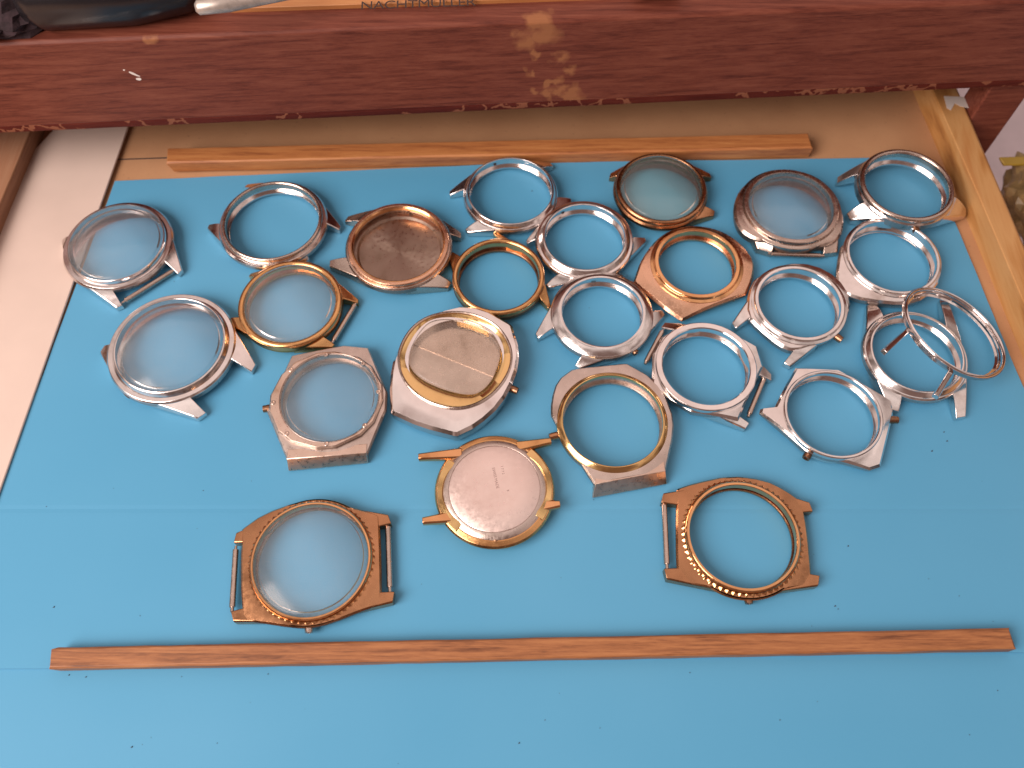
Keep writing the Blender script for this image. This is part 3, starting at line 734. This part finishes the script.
stick('wooden_stick', (172, 172), (808, 157), None, None, (7.0, 4.8), 0.02, 'strip', 'orange wooden strip along the far edge of the blue card below the rail', 1.0)

# mahogany rail
zb = 28.0
A = gp(0, 127, zb); B = gp(1024, 80, zb); d = (B-A).normalized(); nrm = Vector((-d.y, d.x, 0))
def rail_h(px, py, base):     # height at which the vertical front plane meets the pixel ray
    r_ = ray(px, py); t = (base-CAM).dot(nrm)/r_.dot(nrm); return (CAM+r_*t)
t0 = rail_h(0, 38, A); t1 = rail_h(1024, 6, A)
print('rail top', t0, t1, 'A', A, 'B', B)
ht = (t0.z+t1.z)/2
def onrail(px, py): return rail_h(px, py, A)
patches = [(onrail(x, y), r_) for x, y, r_ in [(545, 32, 6.5), (528, 42, 5.5), (536, 55, 3), (560, 57, 3.5), (566, 72, 3), (555, 82, 2.6), (548, 93, 3.5), (572, 92, 4), (578, 97, 3), (530, 72, 2.2), (533, 92, 2.4), (560, 90, 3), (150, 34, 4.0), (540, 24, 6)]]
mah = mahogany(patches); edge = chipped()
Lx0 = A-d*60; Lx1 = B+d*70
def rail_part(name, q, mat, parent=None, bev=.3, n=60, wob=0.0):
    rs = []; rnd = random.Random(11)
    for i in range(n+1):
        c = Lx0.lerp(Lx1, i/n); rs.append([tuple(Vector((c.x, c.y, 0))+nrm*(a_+rnd.uniform(-wob, wob))+Vector((0, 0, z_+rnd.uniform(-wob, wob)))) for a_, z_ in q])
    V, Fc = loft(rs); return mesh(name, V, Fc, mat, parent, angle=25, bevel=bev)
rail = bpy.data.objects.new('front_rail', None); link(rail); rail.location = Vector((A.x, A.y, 0))*S
tag(rail, 'mahogany stained rail with pale worn patches crossing above the drawer', 'rail')
def reparent(o, p): 
    o.parent = p; o.matrix_parent_inverse = Matrix.Translation(p.location).inverted()
reparent(rail_part('rail_board', [(0, zb), (16, zb), (16, ht-.5), (4.2, ht+.4), (.9, ht+.1), (0, ht-.9)], mah), rail)
reparent(rail_part('rail_edge', [(.12, zb+.01), (15.8, zb+.01), (15.8, zb-3.4), (.9, zb-3.4), (.5, zb-2.6)], edge, None, .2, 140, .03), rail)
# splash of white paint
def blob(name, px, py, w, h, ang, mat, parent, lift=.05, n=14, seed=1):
    rnd = random.Random(seed); c = onrail(px, py)
    V = []; 
    for s_ in (0, 1):
        for i in range(n):
            a_ = 2*math.pi*i/n; rr = rnd.uniform(.75, 1.1) if s_ == 0 else 1
            if s_ == 0: V.append((math.cos(a_)*w*rr, math.sin(a_)*h*rr))
    pts = []
    for off in (.1, -lift):
        for x, y in V:
            X_ = x*math.cos(ang)-y*math.sin(ang); Z_ = x*math.sin(ang)+y*math.cos(ang)
            pts.append(tuple(c+d*X_+Vector((0, 0, Z_))+nrm*off))
    Fc = [tuple(range(n))[::-1], tuple(range(n, 2*n))]+[(i, (i+1) % n, n+(i+1) % n, n+i) for i in range(n)]
    o = mesh(name, pts, Fc, mat, smooth=False); reparent(o, parent); return o
wp = plain('white_paint_splash', (.75, .66, .6), .6)
blob('paint_splash', 134, 74, 1.7, .45, math.radians(-38), wp, rail, seed=2)
blob('paint_splash', 139, 79, .9, .6, 0, wp, rail, seed=4)
blob('paint_splash', 124, 70, .35, .25, 0, wp, rail, seed=5)

# desk leg at the right, hanging below the rail
Pl = rail_h(925, 90, A+nrm*4); Pr = rail_h(1027, 92, A+nrm*4)
q = [Vector((Pl.x, Pl.y, 0)), Vector((Pr.x, Pr.y, 0)), Vector((Pr.x, Pr.y, 0))+nrm*13, Vector((Pl.x, Pl.y, 0))+nrm*13]
legq = [gp(978, 84, zb-3), None]
Cc = rail_h(1031, 90, A+nrm*3); lx = Vector((Cc.x, Cc.y, 0)); ll = Vector((br[1].x+.8, lx.y-(lx.x-br[1].x)*d.y/d.x, 0))
q = [ll, lx, lx+nrm*10, ll+nrm*10]
o = prism('desk_leg', q, -120, zb-2.5, mah, bevel=.6)
tag(o, 'dark mahogany desk leg under the right end of the rail, beside the pine side', 'desk leg')
# yellow and khaki wrapper beyond the pine side
bm = bmesh.new(); bmesh.ops.create_icosphere(bm, subdivisions=4, radius=1)
from mathutils import noise as mn
wc = gp(1046, 203, -20)
for v in bm.verts:
    n_ = mn.turbulence(v.co*1.6, 4, True); f_ = .75+.35*n_
    v.co = Vector((v.co.x*16*f_, v.co.y*24*f_, v.co.z*15*f_))*S
me = bpy.data.meshes.new('crumpled_wrapper'); bm.to_mesh(me); bm.free(); me.materials.append(MAT['wrap'])
w = bpy.data.objects.new('crumpled_wrapper', me); link(w); w.location = wc*S
tag(w, 'crumpled khaki and yellow wrapper at the far right beyond the pine side', 'wrapper')
y_ = prism('yellow_edge', [Vector((-5, -2, 0)), Vector((14, -3, 0)), Vector((14, 1, 0)), Vector((-6, 1.5, 0))], 0, 1.2, 'yellow', w, bevel=.6)
y_.location = (gp(1011, 161, -12)-wc)*S; y_.rotation_euler = (.3, .2, .25); y_.name = 'yellow_flap'
# wall and lower shelf behind
o = prism('wall', [Vector((-700, 460, 0)), Vector((700, 460, 0)), Vector((700, 470, 0)), Vector((-700, 470, 0))], -400, -45, 'wallpaint'); tag(o, None, None, kind='structure')
o = prism('floor', [Vector((-900, -900, 0)), Vector((900, -900, 0)), Vector((900, 460, 0)), Vector((-900, 460, 0))], -125, -120.5, 'wallpaint'); tag(o, None, None, kind='structure')

# desk top behind the rail and the things on it
zd = ht-1.2
bc = lambda px, py, z=zd: gp(px, py, z)
E0 = Lx0+nrm*15; E1 = Lx1+nrm*15
q = [Vector((E0.x, E0.y, 0)), Vector((E1.x, E1.y, 0)), Vector((E1.x, E1.y, 0))+nrm*170, Vector((E0.x, E0.y, 0))+nrm*170]
o = prism('desk_top', q, zd-14, zd, 'darkmetal' if False else wood('dark_desk', (.03, .01, .008), (.06, .02, .015), (.09, .03, .02), rough=.6)[0]); tag(o, None, None, kind='structure')
# ruler
a = bc(232, 18.5); b_ = bc(760, 0.5); dr = (b_-a).normalized(); nr = Vector((-dr.y, dr.x, 0)); Lr = 190
pl_ = a+nr*1.0
rs = []
for u in (0, 1):
    c = pl_+dr*(Lr*u); rs.append([tuple(Vector((c.x, c.y, 0))+nr*w_+Vector((0, 0, zd+h_))) for w_, h_ in [(0, 1.0), (26, 1.0), (26, 3.4), (2.0, 3.4), (0, 2.6)]])
V, Fc = loft(rs); o = mesh('wooden_ruler', V, Fc, 'ruler', angle=20, bevel=.15)
tag(o, 'orange wooden ruler with black lettering on the desk top behind the rail', 'ruler')
rul = o
cu = bpy.data.curves.new('lettering', 'FONT'); cu.body = 'NACHTMULLER'; cu.size = 5.0*S; cu.extrude = .03*S; cu.space_character = .95
tmp = bpy.data.objects.new('lettering', cu); col.objects.link(tmp)
me = bpy.data.meshes.new_from_object(tmp.evaluated_get(bpy.context.evaluated_depsgraph_get())); bpy.data.objects.remove(tmp)
me.materials.clear(); me.materials.append(MAT['ink']); o = bpy.data.objects.new('lettering', me); link(o, rul)
tp = gp(360, 9.5, zd+3.45); o.location = tp*S; o.rotation_euler = (0, 0, math.atan2(dr.y, dr.x))
# black handle
c0 = bc(15, -10, zd+11); c1 = bc(205, -16, zd+9)
o = rod('tool_grip', c0, c1, [(0, 4), (.04, 9), (.12, 11), (.6, 10.5), (.9, 7.5), (1, 3.5)], 'black', None, n=40, angle=60)
tag(o, 'glossy black rounded tool handle on the desk top at the upper left', 'tool')
c0 = bc(195, 8, zd+14); c1 = bc(300, -6, zd+12)
o = rod('scuffed_tool', c0, c1, [(0, 1.0), (.03, 2.0), (.3, 2.3), (.6, 1.7), (1, 1.0)], 'tool', None, n=20, angle=50)
tag(o, 'scuffed grey metal tool tip pointing left, above the rail', 'tool')
bm = bmesh.new(); bmesh.ops.create_icosphere(bm, subdivisions=4, radius=1)
for v in bm.verts:
    f_ = .8+.3*mn.turbulence(v.co*2.2, 4, True); v.co = Vector((v.co.x*26*f_, v.co.y*16*f_, v.co.z*9*f_))*S
me = bpy.data.meshes.new('dark_cloth'); bm.to_mesh(me); bm.free(); me.materials.append(MAT['darkcloth'])
o = bpy.data.objects.new('dark_cloth', me); link(o); cc = bc(-20, 2, zd+5); o.location = cc*S
tag(o, 'dark maroon cloth bundled in the upper left corner on the desk top', 'cloth')
c0 = bc(636, 0, zd+3)
o = prism('black_block', [c0, c0+dr*14, c0+dr*14+nr*10, c0+nr*10], zd+3.5, zd+7, 'black', bevel=.5); tag(o, 'small black block resting on the ruler at the top edge', 'block')
# specks of debris on the card
V = []; Fc = []; rnd = random.Random(21)
fix = [(54, 607, .35), (132, 747, .35), (69, 675, .3), (86, 677, .3), (268, 674, .25), (848, 546, .3), (835, 606, .3), (838, 609, .25), (519, 743, .3), (780, 720, .25), (932, 451, .35), (944, 432, .3), (947, 441, .3), (532, 161+30, .3), (545, 720, .2), (600, 728, .2)]
for i in range(30): fix.append((rnd.uniform(20, 1000), rnd.uniform(480, 765), rnd.uniform(.1, .22)))
for i in range(16): fix.append((rnd.uniform(120, 900), rnd.uniform(180, 480), rnd.uniform(.1, .2)))
for x, y, s_ in fix:
    low = y > 668; p = gp(x, y, -.44 if low else 0.01); b0 = len(V)
    s_ *= .95
    for dx, dy, dz in [(-1, -.6, 0), (1, -.4, 0), (.3, 1, 0), (0, 0, 1)]:
        V.append((p.x+dx*s_*rnd.uniform(.6, 1.3), p.y+dy*s_, p.z+dz*s_))
    Fc += [(b0, b0+1, b0+2), (b0, b0+1, b0+3), (b0+1, b0+2, b0+3), (b0+2, b0, b0+3)]
o = mesh('dust_specks', V, Fc, 'debris', smooth=False); tag(o, 'dark dust specks scattered over the blue card', 'dust', kind='stuff')

# ------------------------------------------------------------ light
w = bpy.data.worlds.new('World'); sc.world = w; w.use_nodes = True
nt = w.node_tree; bg = nt.nodes['Background']
tc = N(nt, 'ShaderNodeTexCoord'); sp = N(nt, 'ShaderNodeSeparateXYZ'); nt.links.new(tc.outputs['Generated'], sp.inputs[0])
base = ramp(nt, math_n(nt, 'ADD', math_n(nt, 'MULTIPLY', sp.outputs[2], .5), .5), [(0.0, (.10, .05, .04)), (.5, (.10, .06, .05)), (.62, (.36, .25, .21)), (.80, (.85, .68, .62)), (1.0, (1.0, .84, .78))])
nz = N(nt, 'ShaderNodeTexNoise'); nz.inputs['Scale'].default_value = 4.0; nz.inputs['Detail'].default_value = 2; nz.inputs['Distortion'].default_value = .8
nt.links.new(tc.outputs['Generated'], nz.inputs['Vector'])
vr = ramp(nt, nz.outputs['Fac'], [(.38, (.20, .17, .16)), (.48, (.8, .8, .8)), (.58, (1.15, 1.15, 1.15)), (.66, (.5, .45, .45))])
mx = N(nt, 'ShaderNodeMix', data_type='RGBA', blend_type='MULTIPLY'); mx.inputs[0].default_value = .95
nt.links.new(base, mx.inputs[6]); nt.links.new(vr, mx.inputs[7])
# a dark photographer towards -y
def lobe(direction, lo, hi):
    dt = N(nt, 'ShaderNodeVectorMath', operation='DOT_PRODUCT'); nt.links.new(tc.outputs['Generated'], dt.inputs[0])
    dt.inputs[1].default_value = Vector(direction).normalized()
    m_ = N(nt, 'ShaderNodeMapRange'); nt.links.new(dt.outputs['Value'], m_.inputs[0]); m_.interpolation_type = 'SMOOTHSTEP'
    m_.inputs[1].default_value = lo; m_.inputs[2].default_value = hi; return m_.outputs[0]
c1 = mixc(nt, lobe((0.1, -1, .9), .82, .93), mx.outputs[2], (.20, .12, .10))
c2 = mixc(nt, lobe((0, .62, .95), .86, .97), c1, (.95, .72, .65))
nt.links.new(c2, bg.inputs[0]); bg.inputs[1].default_value = 1.0

def area(name, loc_, target, size, power, color, shape='RECTANGLE', sy=None):
    l = bpy.data.lights.new(name, 'AREA'); l.energy = power; l.color = color; l.shape = shape; l.size = size
    if sy: l.size_y = sy
    o = bpy.data.objects.new(name, l); link(o); o.location = loc_
    o.rotation_euler = (Vector(target)-Vector(loc_)).to_track_quat('-Z', 'Y').to_euler(); return o
area('window_light', (-.62, -.42, .62), (0, .02, 0), .65, 13, (1.0, .88, .82), sy=.6)

cam = bpy.data.cameras.new('camera'); co = bpy.data.objects.new('camera', cam); link(co)
cam.sensor_width = 36; cam.lens = F*36/1024; cam.clip_start = .005; cam.clip_end = 20
co.location = CAM*S; co.rotation_euler = (math.pi/2-P, 0, 0)
cam.dof.use_dof = True; cam.dof.focus_distance = .240; cam.dof.aperture_fstop = 14
sc.camera = co
sc.view_settings.view_transform = 'Standard'; sc.view_settings.look = 'None'; sc.view_settings.exposure = 0; sc.view_settings.gamma = 1
sc.cycles.max_bounces = 8; sc.cycles.transparent_max_bounces = 16; sc.cycles.use_denoising = True
sc.cycles.sample_clamp_indirect = 4.0
